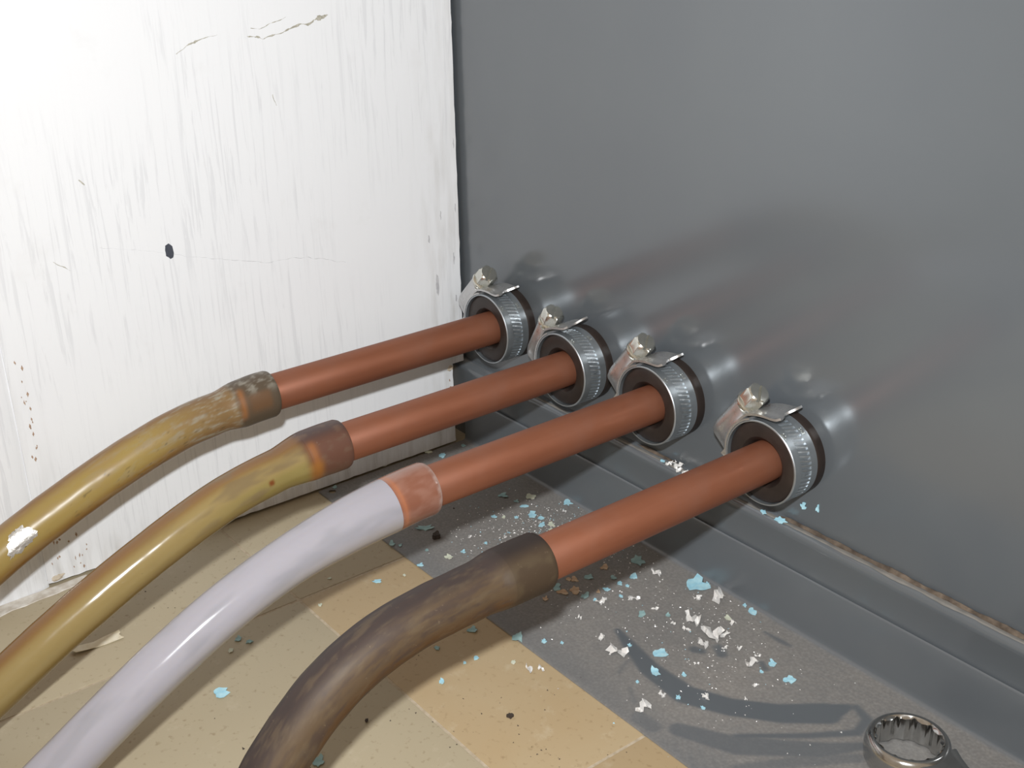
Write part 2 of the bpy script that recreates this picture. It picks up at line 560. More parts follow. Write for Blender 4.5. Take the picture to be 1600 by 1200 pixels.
for k in range(34):
    # flecks of the old coat showing along the board's left edge and bottom corner
    if k < 18: y, z = -207.4 + rnd.gauss(0, 0.9), 55 + rnd.random() * 46
    elif k < 28: y, z = -197.5 + rnd.gauss(0, 1.4), 4 + rnd.random() * 16
    else: y, z = -207 + rnd.gauss(0, 1.5), 10 + rnd.random() * 10
    a, b = rnd.uniform(.2, .5), rnd.uniform(.4, 1.3)
    patch_on_board('paint_fleck', [(y - a, z), (y, z + b), (y + a, z), (y, z - b)], M_REDBROWN, seed=50 + k, jit=0.3, sub=2)
# broken lower corners
for (y, z, sx, seed) in [(-208.5, 3.4, 3.2, 1), (-10.0, 41.0, 1.8, 5)]:
    v = []; f = []
    bm = bmesh.new()
    bmesh.ops.create_icosphere(bm, subdivisions=3, radius=1)
    for p in bm.verts:
        d = 1 + 0.45 * noise.noise(p.co * 1.6 + Vector((seed, 0, 0))) + 0.2 * noise.noise(p.co * 4)
        v.append((-0.5 + p.co.x * 1.1 * d, y + p.co.y * sx * d, z + p.co.z * 1.7 * d))
    for q in bm.faces: f.append(tuple(p.index for p in q.verts))
    bm.free()
    mesh_obj('broken_edge', v, f, M_BAREWOOD, wall_left)

# ------------------------------------------------------------------ copper pipes, rubber bushings
PIPE_X = [38.0, 89.5, 141.5, 199.7]
PIPE_Z = [74.2, 71.0, 73.0, 71.3]
CUFF_Y = [-123.9, -122.2, -119.0, -117.1]
ORD = ['first', 'second', 'third', 'fourth']
HOSENAME = ['chalk-stained yellow hose', 'smooth yellow-brown hose', 'clear milky hose', 'dark brown hose']

def copper():
    t = NT('dull_copper')
    v = t.coords(scale=(1, 0.12, 1))
    n1 = t.noise(160, 4, v)
    n2 = t.noise(34, 4, None, 0.6)
    c = t.ramp(n1, [(0.3, srgb(128, 77, 55)), (0.7, srgb(141, 88, 64))])
    c = t.mixc(t.math('MULTIPLY', t.math('SUBTRACT', n2, 0.52, True), 2.2), c, srgb(134, 94, 78))
    t.set(base=c, metal=0.40, rough=t.ramp(n2, [(0.3, (.40,) * 3 + (1,)), (0.7, (.54,) * 3 + (1,))]), spec=0.5)
    t.bump(t.noise(700, 3, v), 0.05, 0.0002)
    return t.mat
M_COPPER = copper()
M_RUBBER = simple('brown_black_rubber', srgb(36, 29, 26), srgb(48, 39, 35), 160, 0.42, spec=0.45, bump=0.06)
pipe_looks = ['far copper pipe', 'copper pipe', 'copper pipe', 'copper pipe']
for i in range(4):
    L = -CUFF_Y[i] + 15.5
    v, f = lathe_y([(7.5, -0.3), (7.5, -L + 0.3), (7.3, -L), (6.75, -L), (6.7, -L + 0.4), (6.7, -0.3)], 72)
    o = mesh_obj('copper_pipe', v, f, M_COPPER)
    o.location = (PIPE_X[i] * MM, 0, PIPE_Z[i] * MM)
    tag(o, f'{ORD[i]} bare copper pipe from the white board, fitted with the {HOSENAME[i]}', 'pipe', 'copper pipes out of the grey panel')
bush_v, bush_f = lathe_y([(7.52, -12.2), (8.6, -14.2), (9.6, -15.0), (14.2, -15.15), (15.1, -14.6), (15.35, -13.8), (15.4, -4.6), (15.7, -3.9), (16.0, -3.4), (16.1, -2.4), (16.15, 0.0), (7.52, 0.0)], 72)
b0 = None
for i in range(4):
    if b0 is None: o = b0 = mesh_obj('rubber_bushing', bush_v, bush_f, M_RUBBER)
    else: o = b0.copy(); COL.objects.link(o)
    o.location = (PIPE_X[i] * MM, 0, PIPE_Z[i] * MM)
    tag(o, f'dark rubber bushing around the {ORD[i]} copper pipe from the white board', 'bushing', 'rubber bushings on the grey panel')

# ------------------------------------------------------------------ worm-drive hose clamps
def steel(name, c, rough, metal=0.9):
    t = NT(name)
    n1 = t.noise(420, 4)
    t.set(base=t.ramp(n1, [(0.3, tuple(x * 0.92 for x in c[:3]) + (1,)), (0.7, c)]), metal=metal,
          rough=t.ramp(t.noise(260, 3), [(0.3, (rough - .06,) * 3 + (1,)), (0.7, (rough + .08,) * 3 + (1,))]))
    t.bump(t.noise(1500, 3), 0.06, 0.0001)
    return t.mat
M_BAND = steel('zinc_plated_band', (0.46, 0.50, 0.53, 1), 0.38, 0.85)
M_HOUSE = steel('bright_steel_housing', (0.60, 0.60, 0.60, 1), 0.30, 0.85)
M_SCREW = steel('plated_screw', (0.72, 0.72, 0.66, 1), 0.20, 0.95)

def text_on_band(txt, size, theta0, y0, r):
    """lettering wrapped on the band: reads along falling theta, tops towards the panel."""
    cu = bpy.data.curves.new('txt', 'FONT')
    cu.body = txt; cu.size = size; cu.extrude = 0.06; cu.resolution_u = 2
    to = bpy.data.objects.new('txt', cu); COL.objects.link(to)
    dg = bpy.context.evaluated_depsgraph_get()
    me = bpy.data.meshes.new_from_object(to.evaluated_get(dg))
    v = []
    for p in me.vertices:
        a = theta0 - p.co.x / r
        rr = r + p.co.z + 0.02
        v.append((rr * math.cos(a), y0 + p.co.y, rr * math.sin(a)))
    f = [tuple(q.vertices) for q in me.polygons]
    bpy.data.objects.remove(to); bpy.data.curves.remove(cu); bpy.data.meshes.remove(me)
    return v, f

def make_clamp():
    root = empty('hose_clamp')
    # band with pressed slots
    NTH, R0, R1 = 900, 15.42, 16.05
    ys = [-6.0, -5.75, -5.4, -4.6, -2.9, -2.61, -2.60, -1.8, -0.9, 0, 0.9, 1.8, 2.60, 2.61, 2.9, 4.6, 5.5, 5.85, 6.0]
    v, f = [], []
    ny = len(ys)
    def slot(th, y):
        d = math.degrees(th)
        if d > 180: d -= 360
        if not (-112 < d < 104) or abs(y) > 2.65: return 0.0
        ph = ((th * 16.0 + y * 0.28) / 1.75) % 1.0
        e = (1.0 if 0.24 < ph < 0.76 else 0.0)
        return e * (1.0 if abs(y) < 2.605 else 0.0)
    for k in range(NTH):
        th = 2 * math.pi * k / NTH
        for y in ys:
            r = R1 - 0.5 * slot(th, y)
            if y in (-6.0, 6.0): r = R1 - 0.22
            if y in (-5.75, 5.85): r = R1 + 0.02
            v.append((r * math.cos(th), y, r * math.sin(th)))
        v.append((R0, 6.0, 0)); v[-1] = (R0 * math.cos(th), 6.0, R0 * math.sin(th))
        v.append((R0 * math.cos(th), -6.0, R0 * math.sin(th)))
    m_ = ny + 2
    for k in range(NTH):
        k2 = (k + 1) % NTH
        for j in range(m_):
            j2 = (j + 1) % m_
            f.append((k * m_ + j, k * m_ + j2, k2 * m_ + j2, k2 * m_ + j))
    band = mesh_obj('band', v, f, M_BAND, root, angle=28)
    v, f = text_on_band('22-', 2.2, math.radians(62), -5.3, 16.08)
    mesh_obj('lettering', v, f, M_SCREW, band, smooth=False)
    v, f = text_on_band('SAE', 1.7, math.radians(60), 3.5, 16.08)
    mesh_obj('lettering', v, f, M_SCREW, band, smooth=False)
    # overlapping outer layer of the band (saddle) under the housing
    v, f = [], []
    N = 60
    for k in range(N + 1):
        th = math.radians(112 + (196 - 112) * k / N)
        for (r, y) in [(16.08, -6.15), (16.75, -6.15), (16.85, -5.6), (16.85, 5.6), (16.75, 6.15), (16.08, 6.15)]:
            v.append((r * math.cos(th), y, r * math.sin(th)))
    for k in range(N):
        for j in range(6):
            f.append((k * 6 + j, k * 6 + (j + 1) % 6, k * 6 + 6 + (j + 1) % 6, k * 6 + 6 + j))
    f += [tuple(range(6)), tuple(N * 6 + i for i in range(5, -1, -1))]
    mesh_obj('saddle', v, f, M_HOUSE, root)
    # frame along the screw axis
    tm = math.radians(143)
    er = Vector((math.cos(tm), 0, math.sin(tm))); et = Vector((math.sin(tm), 0, -math.cos(tm))); ey = Vector((0, 1, 0))
    def P(t, r, y): return tuple(er * r + et * t + ey * y)
    # housing: arched cover lofted along the screw
    v, f = [], []
    NS, NA = 15, 20
    for s in range(NS):
        t = -13.6 + 19.6 * s / (NS - 1)
        base = math.sqrt(max(16.9 ** 2 - t * t, 60)) if abs(t) < 16 else 8
        taper = sstep(-15.0, -9.0, t)
        rad = 4.55 * (0.62 + 0.38 * taper)
        cr = 19.9 + (1 - taper) * 1.0
        flare = 5.9
        ring = []
        ring.append((max(base - 0.6, 12), -flare)); ring.append((max(base + 0.1, 13), -flare - 0.05))
        foot = min(base + 0.9, cr - 1.2)
        ring.append((foot, -flare + 0.4)); ring.append((foot + 0.7, -rad - 0.45))
        for k in range(NA + 1):
            a = math.pi * k / NA
            ring.append((max(cr, foot + 0.9) + rad * math.sin(a), -rad * math.cos(a)))
        ring.append((foot + 0.7, rad + 0.45)); ring.append((foot, flare - 0.4)); ring.append((max(base + 0.1, 13), flare + 0.05)); ring.append((max(base - 0.6, 12), flare))
        v += [P(t, r, y) for r, y in ring]
        n = len(ring)
    for s in range(NS - 1):
        for k in range(n):
            f.append((s * n + k, s * n + (k + 1) % n, (s + 1) * n + (k + 1) % n, (s + 1) * n + k))
    f += [tuple(range(n)), tuple((NS - 1) * n + k for k in reversed(range(n)))]
    mesh_obj('screw_housing', v, f, M_HOUSE, root, angle=40)
    # screw: collar, hex head with slot
    scr = empty('screw'); scr.parent = root
    def turned(profile, seg=40):
        v, f = [], []
        n = len(profile)
        for k in range(seg):
            a = 2 * math.pi * k / seg
            for r, t in profile:
                v.append(P(t, 20.0 + r * math.cos(a), r * math.sin(a)))
        for k in range(seg):
            for i in range(n - 1):
                k2 = (k + 1) % seg
                f.append((k * n + i, k * n + i + 1, k2 * n + i + 1, k2 * n + i))
        f += [tuple(k * n for k in range(seg)), tuple(k * n + n - 1 for k in reversed(range(seg)))]
        return v, f
    v, f = turned([(3.6, 5.0), (4.3, 5.6), (4.5, 5.9), (4.5, 6.6), (4.95, 6.8), (5.1, 7.4), (5.0, 8.0), (4.4, 8.4)])
    mesh_obj('collar', v, f, M_SCREW, scr)
    # hex head
    rings = []
    def hexr(a, rc): # circumscribed radius rc
        aa = (a % (math.pi / 3)) - math.pi / 6
        return rc * math.cos(math.pi / 6) / math.cos(aa)
    seg = 48
    prof = [(4.65, 8.1, 1.0), (4.65, 13.2, 1.0), (4.4, 13.9, 0.55), (3.6, 14.35, 0.0), (2.2, 14.5, 0.0), (0.9, 14.55, 0.0)]
    v, f = [], []
    HR = math.radians(17)
    for rc, t, hx in prof:
        for k in range(seg):
            a = 2 * math.pi * k / seg
            r = hexr(a, rc) * hx + min(rc, 4.0) * (1 - hx)
            v.append(P(t, 20.0 + r * math.cos(a + HR), r * math.sin(a + HR)))
    for i in range(len(prof) - 1):
        for k in range(seg):
            f.append((i * seg + k, i * seg + (k + 1) % seg, (i + 1) * seg + (k + 1) % seg, (i + 1) * seg + k))
    f += [tuple(reversed(range(seg))), tuple((len(prof) - 1) * seg + k for k in range(seg))]
    head = mesh_obj('hex_head', v, f, M_SCREW, scr, smooth=False)
    # cut the screwdriver slot
    cv = []
    sa = HR + math.radians(28)
    for t in (13.4, 16):
        for a_, b_ in ((-6, -0.6), (6, -0.6), (6, 0.6), (-6, 0.6)):
            cv.append(P(t, 20.0 + a_ * math.cos(sa) - b_ * math.sin(sa), a_ * math.sin(sa) + b_ * math.cos(sa)))
    cut = mesh_obj('cut', cv, [(0, 1, 2, 3), (4, 7, 6, 5), (0, 4, 5, 1), (1, 5, 6, 2), (2, 6, 7, 3), (3, 7, 4, 0)], None, smooth=False)
    mo = head.modifiers.new('slot', 'BOOLEAN'); mo.object = cut; mo.operation = 'DIFFERENCE'; mo.solver = 'EXACT'
    dg = bpy.context.evaluated_depsgraph_get()
    me = bpy.data.meshes.new_from_object(head.evaluated_get(dg))
    head.modifiers.clear()
    head.data = me; me.name = 'hex_head'
    if not me.materials: me.materials.append(M_SCREW)
    bpy.data.objects.remove(cut)
    bm = bmesh.new(); bm.from_mesh(me)
    for q in bm.faces: q.smooth = True
    for e in bm.edges:
        if len(e.link_faces) == 2: e.smooth = e.calc_face_angle(0) < math.radians(22)
    bm.to_mesh(me); bm.free()
    # tongue: free end of the band leaving tangentially under the screw head
    path = [(-10.6, 13.2), (-9.2, 14.9), (-7.4, 16.6), (-4.5, 17.75), (-1.5, 18.55), (1.5, 19.0), (4.0, 19.35), (6.0, 20.1), (7.4, 21.1)]
    v, f = [], []
    NY = 17
    npth = len(path)
    for sgn in (1, -1):
        for i, (x, z) in enumerate(path):
            a = path[max(0, i - 1)]; b = path[min(npth - 1, i + 1)]
            L = math.hypot(b[0] - a[0], b[1] - a[1]); nx, nz = -(b[1] - a[1]) / L, (b[0] - a[0]) / L
            tx, tz = (b[0] - a[0]) / L, (b[1] - a[1]) / L
            q = i / (npth - 1)
            for j in range(NY):
                yy = -6.3 + 12.6 * j / (NY - 1)
                u = yy / 6.3
                adv = (-2.6 * math.exp(-((u + 0.05) / 0.42) ** 2) - 1.6 * sstep(0.86, 1.0, abs(u))) * q ** 3
                dz = (-0.9 * math.exp(-((u + 0.75) / 0.3) ** 2) + 0.5 * u) * q * q
                v.append((x + tx * adv + nx * 0.42 * sgn, yy, z + tz * adv + nz * 0.42 * sgn + dz))
    h = npth * NY
    for i in range(npth - 1):
        for j in range(NY - 1):
            a = i * NY + j
            f.append((a, a + 1, a + NY + 1, a + NY)); f.append((h + a, h + a + NY, h + a + NY + 1, h + a + 1))
    for i in range(npth - 1):
        for j in (0, NY - 1):
            a = i * NY + j; f.append((a, a + NY, h + a + NY, h + a))
    for j in range(NY - 1):
        for i in (0, npth - 1):
            a = i * NY + j; f.append((a, a + 1, h + a + 1, h + a))
    mesh_obj('band_tongue', v, f, M_HOUSE, root, angle=50)
    return root

clamp0 = make_clamp()
clamps = [clamp0] + [copy_tree(clamp0) for _ in range(3)]
CL_LABEL = ['worm-drive hose clamp nearest the white board, on the first pipe',
            'worm-drive hose clamp with upturned tongue, on the second pipe',
            'worm-drive hose clamp on the third pipe, above the clear hose',
            'worm-drive hose clamp nearest the viewer, on the fourth pipe']
for c, i, ang, hd in zip(clamps, range(4), (7.0, -8.0, 1.0, 0.0), (40, -20, 8, 0)):
    c.location = (PIPE_X[i] * MM, -10.0 * MM, PIPE_Z[i] * MM)
    c.rotation_euler = (0, math.radians(ang), 0)
    tag(c, CL_LABEL[i], 'hose clamp', 'hose clamps on the rubber bushings')

# ------------------------------------------------------------------ plastic hoses
def hose_mat(name, rough, spec=0.5, alpha=1.0, spots=None, trans=0.0):
    t = NT(name)
    at = t.new('ShaderNodeAttribute', attribute_name='Col')
    c = at.outputs['Color']
    if spots:
        n1 = t.noise(520, 4, None, 0.7)
        c = t.mixc(t.math('MULTIPLY', t.math('SUBTRACT', n1, 0.66, True), 5.0), c, spots)
    t.set(base=c, rough=rough, spec=spec, alpha=alpha)
    if trans:
        t.set(sss=trans)
        t.b.inputs['Subsurface Radius'].default_value = (1.0, 0.7, 0.4)
        t.b.inputs['Subsurface Scale'].default_value = 0.0016
    t.bump(t.noise(180, 4), 0.05, 0.0004)
    return t.mat
def nz(*a): return noise.noise(Vector(a))
def fbm(x, y, z): return nz(x, y, z) + 0.5 * nz(2 * x, 2 * y, z + 7) + 0.25 * nz(4 * x, 4 * y, z + 13)

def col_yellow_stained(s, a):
    c = mix(srgb(162, 139, 82), srgb(136, 101, 57), sstep(34, -6, a))  # edge darkening of the translucent tube at grazing angles, painted in by angle
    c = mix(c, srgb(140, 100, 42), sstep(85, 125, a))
    c = mix(c, srgb(158, 132, 92), 0.5 * sstep(0.0, 0.6, fbm(s * .05, a * .03, 1)))
    k = sstep(62, 22, s)
    c = mix(c, srgb(128, 100, 72), 0.8 * k)
    ch = sstep(-0.1, 0.55, fbm(s * .10, a * .07, 3) + 0.4 * fbm(s * .5, a * .2, 4)) * (k * 0.9 + 0.3 * sstep(105, 60, s))
    c = mix(c, srgb(156, 148, 130), ch * 0.85)
    dk = sstep(0.45, 0.75, fbm(s * .30, a * .12, 9)) * sstep(110, 70, s) * sstep(40, 60, a)
    c = mix(c, srgb(90, 78, 56), dk * 0.7)
    if s < 19:
        cu = mix(srgb(92, 79, 64), srgb(142, 136, 124), sstep(-0.1, 0.5, fbm(s * .25, a * .05, 5) + 0.4 * fbm(s * .7, a * .18, 6)) * sstep(66, 34, a))
        flare_glint = math.exp(-((s - 15.2 - 0.02 * (a - 50)) / 1.3) ** 2) * sstep(18, 40, a) * sstep(118, 92, a)  # light reflected at the flare step, painted as an orange band
        cu = mix(cu, srgb(156, 102, 58), 0.8 * flare_glint)
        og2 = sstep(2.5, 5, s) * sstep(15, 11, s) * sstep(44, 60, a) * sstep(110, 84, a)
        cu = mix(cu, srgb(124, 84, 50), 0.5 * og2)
        c = mix(cu, c, sstep(16, 19, s))
    return c
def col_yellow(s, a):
    c = mix(srgb(154, 134, 88), srgb(132, 97, 58), sstep(44, 8, a))  # top darkened in the colour, imitating light absorbed along the tube's edge
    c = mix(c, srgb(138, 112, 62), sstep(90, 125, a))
    c = mix(c, srgb(142, 130, 74), 0.6 * sstep(60, 84, a) * sstep(70, 25, s))
    c = mix(c, srgb(124, 106, 80), 0.7 * sstep(-0.1, 0.55, fbm(s * .06, a * .03, 21)) * sstep(100, 40, s))
    c = mix(c, srgb(126, 92, 62), 0.75 * sstep(40, 18, s) * sstep(50, 10, a))
    c = mix(c, srgb(120, 60, 28), 0.9 * sstep(1.6, .6, math.hypot(s - 33, (a - 82) * 0.14)))
    if s < 20:
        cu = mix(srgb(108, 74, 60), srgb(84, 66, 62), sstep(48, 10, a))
        cu = mix(cu, srgb(116, 92, 76), 0.6 * sstep(0.1, 0.6, fbm(s * .2, a * .05, 25)))
        flare_glint = math.exp(-((s - 15.0) / 1.5) ** 2) * sstep(25, 45, a)  # orange reflection at the flare shoulder, put into the vertex colour
        cu = mix(cu, srgb(160, 102, 54), 0.8 * flare_glint)
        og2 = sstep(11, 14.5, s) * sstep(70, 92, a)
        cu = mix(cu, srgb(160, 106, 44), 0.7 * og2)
        c = mix(cu, c, sstep(16, 20, s))
    return c
def col_clear(s, a):
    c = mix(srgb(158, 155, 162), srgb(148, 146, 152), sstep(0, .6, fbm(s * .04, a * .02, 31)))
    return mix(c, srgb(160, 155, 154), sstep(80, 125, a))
def col_clear_cuff(s, a):
    c = mix(srgb(134, 88, 70), srgb(146, 104, 88), sstep(-.2, .5, fbm(s * .12, a * .04, 33)))
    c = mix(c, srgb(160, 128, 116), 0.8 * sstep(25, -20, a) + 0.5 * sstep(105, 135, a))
    c = mix(c, srgb(172, 148, 138), 0.85 * sstep(1.6, 0.4, s + 0.6 * fbm(a * .08, 1, 2)))
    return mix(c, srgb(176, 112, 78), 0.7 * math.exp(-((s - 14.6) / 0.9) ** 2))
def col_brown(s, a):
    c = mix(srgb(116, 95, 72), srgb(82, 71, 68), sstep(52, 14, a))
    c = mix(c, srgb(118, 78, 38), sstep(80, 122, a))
    c = mix(c, srgb(88, 73, 68), 0.7 * sstep(-0.3, 0.6, fbm(s * .06, a * .05, 41) + 0.5 * fbm(s * .3, a * .16, 43)))
    c = mix(c, srgb(134, 116, 92), 0.4 * sstep(0.0, 0.7, fbm(s * .09, a * .05, 45) + 0.4 * fbm(s * .4, a * .2, 46)))
    c = mix(c, srgb(128, 118, 112), 0.6 * sstep(3.2, 1.0, math.hypot(s - 17, (a - 58) * .16)))
    if s < 22:
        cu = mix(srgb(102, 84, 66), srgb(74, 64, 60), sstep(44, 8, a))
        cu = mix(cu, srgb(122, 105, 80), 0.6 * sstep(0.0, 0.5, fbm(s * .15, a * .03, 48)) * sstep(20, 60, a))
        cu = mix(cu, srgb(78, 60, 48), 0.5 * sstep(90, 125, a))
        c = mix(cu, c, sstep(13, 22, s))
    return c

def scaled(fn, k):
    return lambda s, a: tuple(c * k for c in fn(s, a)[:3]) + (1.0,)
PATHS = [
  [(-141.1, 73.2), (-162.0, 70.9), (-185.1, 64.4), (-207.5, 55.9), (-229.8, 46.2), (-247, 37.0), (-268, 25.5), (-292, 15.0), (-320, 9.4), (-360, 8.6), (-430, 8.6)],
  [(-139.2, 70.5), (-163.5, 66.5), (-178.2, 62.2), (-196.0, 55.2), (-216.7, 45.9), (-235.4, 36.4), (-249.8, 28.3), (-266, 19.4), (-284, 12.2), (-306, 8.4), (-345, 7.9), (-420, 7.9)],
  [(-131.4, 72.4), (-149.4, 70.5), (-174.0, 65.4), (-198.6, 56.6), (-221.7, 45.0), (-240, 34.2), (-258.6, 22.9), (-276, 14.0), (-300, 9.2), (-340, 8.6), (-420, 8.6)],
  [(-136.3, 71.2), (-153.3, 70.5), (-166, 69.6), (-177.5, 67.0), (-189.5, 62.0), (-201.2, 53.6), (-213.6, 40.8), (-221, 29), (-230, 17.5), (-245, 10.4), (-270, 8.7), (-310, 8.6), (-390, 8.6)]]
def catmull(pts, step=0.9):
    out = []
    P_ = [Vector(p) for p in pts]
    P_ = [P_[0] * 2 - P_[1]] + P_ + [P_[-1] * 2 - P_[-2]]
    for i in range(1, len(P_) - 2):
        p0, p1, p2, p3 = P_[i - 1], P_[i], P_[i + 1], P_[i + 2]
        n = max(2, int((p2 - p1).length / step))
        for k in range(n):
            t = k / n
            out.append(0.5 * ((2 * p1) + (p2 - p0) * t + (2 * p0 - 5 * p1 + 4 * p2 - p3) * t * t + (3 * p1 - p0 - 3 * p2 + p3) * t ** 3))
    out.append(P_[-2])
    return out
def build_hose(i, colf, cuff_col, tube_mat, cuff_mat, rb, label, dent):
    root = empty('hose', (PIPE_X[i], CUFF_Y[i], PIPE_Z[i]))
    tag(root, label, 'hose', 'plastic hoses pushed over the copper pipes')
    pts = [(CUFF_Y[i], PIPE_Z[i]), (CUFF_Y[i] - 6, PIPE_Z[i])] + PATHS[i]
    line = catmull(pts)
    # smooth the centre line a little
    for _ in range(30):
        line = [line[0]] + [(line[k - 1] + line[k] * 2 + line[k + 1]) / 4 for k in range(1, len(line) - 1)] + [line[-1]]
    S = [0.0]
    for a, b in zip(line[:-1], line[1:]): S.append(S[-1] + (b - a).length)
    SEG = 108
    ends = 15.5
    def rad(s):
        cu = 9.55 if i != 2 else 9.5
        r = cu + (rb - cu) * sstep(13.0, (23.0, 27.0, 62.0, 25.0)[i], s)
        r += 0.10 * dent * nz(s * 0.12, i, 0)
        if s < 0.8: r -= 0.35 * (0.8 - s) / 0.8
        return r
    def section(k):
        p = line[k]; s = S[k]
        a = line[max(0, k - 1)]; b = line[min(len(line) - 1, k + 1)]
        d = (b - a).normalized()
        nrm = Vector((0, d.y, -d.x)) if False else Vector((-d.y, d.x))  # in (y,z): perpendicular
        if nrm.y < 0: nrm = -nrm
        ri = max(rad(s) - 1.75, 7.56 if s < 17 else 5.5)
        return p, nrm, rad(s), ri, s
    def shell(k0, k1, name, mat, cf):
        v, f, c = [], [], []
        for k in range(k0, k1 + 1):
            p, nrm, ro, ri, s = section(k)
            for r in (ro, ri):
                for q in range(SEG):
                    a = 2 * math.pi * q / SEG
                    ad = math.degrees(a)
                    if ad > 231: ad -= 360     # seam on the hidden side; 0 = top, 90 = towards +x
                    w = r
                    if r == ro: w = r + 0.06 * dent * fbm(s * .08, math.cos(a), math.sin(a) + i * 5)
                    x = w * math.sin(a)
                    off = nrm * (w * math.cos(a))
                    v.append((x, p.x + off.x - CUFF_Y[i], p.y + off.y - PIPE_Z[i]))
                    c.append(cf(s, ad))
        n = k1 - k0
        W = 2 * SEG
        for k in range(n):
            for q in range(SEG):
                q2 = (q + 1) % SEG
                f.append((k * W + q, k * W + q2, (k + 1) * W + q2, (k + 1) * W + q))
                f.append((k * W + SEG + q, (k + 1) * W + SEG + q, (k + 1) * W + SEG + q2, k * W + SEG + q2))
        for q in range(SEG):
            q2 = (q + 1) % SEG
            f.append((q, SEG + q, SEG + q2, q2))
            f.append((n * W + q, n * W + q2, n * W + SEG + q2, n * W + SEG + q))
        return mesh_obj(name, v, f, mat, root, angle=60, colors=c)
    kc = next(k for k, s in enumerate(S) if s > ends)
    shell(0, kc, 'cuff', cuff_mat, cuff_col)
    shell(kc, len(line) - 1, 'tube', tube_mat, colf)
    return root, line, S
M_HY = hose_mat('aged_yellow_vinyl', 0.30, 0.3, spots=srgb(104, 84, 50), trans=0.15)
M_HY2 = hose_mat('smooth_yellow_vinyl', 0.17, 0.35, spots=srgb(104, 84, 50), trans=0.15)
M_HYC = hose_mat('aged_vinyl_cuff', 0.42, 0.4, spots=srgb(140, 134, 122))
M_HC = hose_mat('milky_clear_vinyl', 0.12, 0.4, trans=0.25)
M_HCC = hose_mat('clear_vinyl_cuff', 0.18, 0.6, alpha=0.92)
M_HB = hose_mat('brown_stained_vinyl', 0.55, 0.25, spots=srgb(128, 112, 90))
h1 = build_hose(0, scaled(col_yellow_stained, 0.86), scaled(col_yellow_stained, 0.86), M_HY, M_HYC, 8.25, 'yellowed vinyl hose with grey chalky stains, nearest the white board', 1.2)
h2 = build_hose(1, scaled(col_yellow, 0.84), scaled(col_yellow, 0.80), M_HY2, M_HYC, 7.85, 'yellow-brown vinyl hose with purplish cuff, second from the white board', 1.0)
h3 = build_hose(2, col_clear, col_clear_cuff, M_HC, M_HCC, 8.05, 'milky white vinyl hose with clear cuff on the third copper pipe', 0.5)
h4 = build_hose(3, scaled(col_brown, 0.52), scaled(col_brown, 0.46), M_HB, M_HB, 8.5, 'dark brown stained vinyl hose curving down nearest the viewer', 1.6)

# scrap of silver tape stuck on the first hose
def tape_patch():
    root, line, S = h1
    M_TAPE = simple('silver_tape_scrap', (0.78, 0.78, 0.76, 1), (0.60, 0.60, 0.58, 1), 500, 0.3, metal=0.8, bump=0.5)
    v, f = [], []
    NU, NV = 16, 14
    s0 = 108.5
    for iu in range(NU):
        for iv in range(NV):
            u = iu / (NU - 1) * 2 - 1; w = iv / (NV - 1) * 2 - 1
            e = 1 + 0.35 * nz(u * 2, w * 2, 3) + 0.25 * nz(u * 5, w * 5, 8)
            s = s0 + u * 5.2 * e + 2.0 * w * u
            a = math.radians(60 + w * 24 * e + 4 * u)
            k = min(range(len(S)), key=lambda q: abs(S[q] - s))
            p = line[k]; d = (line[k + 1] - line[k - 1]).normalized(); nrm = Vector((-d.y, d.x))
            if nrm.y < 0: nrm = -nrm
            r = 8.45 + 0.12 * nz(u * 4, w * 4, 1)
            p = p + d * (s - S[k])
            o = nrm * (r * math.cos(a))
            v.append((r * math.sin(a), p.x + o.x - CUFF_Y[0], p.y + o.y - PIPE_Z[0]))
    for iu in range(NU - 1):
        for iv in range(NV - 1):
            a = iu * NV + iv
            if math.hypot(iu / (NU - 1) * 2 - 1, iv / (NV - 1) * 2 - 1) < 1.12:
                f.append((a, a + 1, a + NV + 1, a + NV))
    o = mesh_obj('tape_scrap', v, f, M_TAPE, root)
    o['label'] = 'scrap of silver tape'
tape_patch()

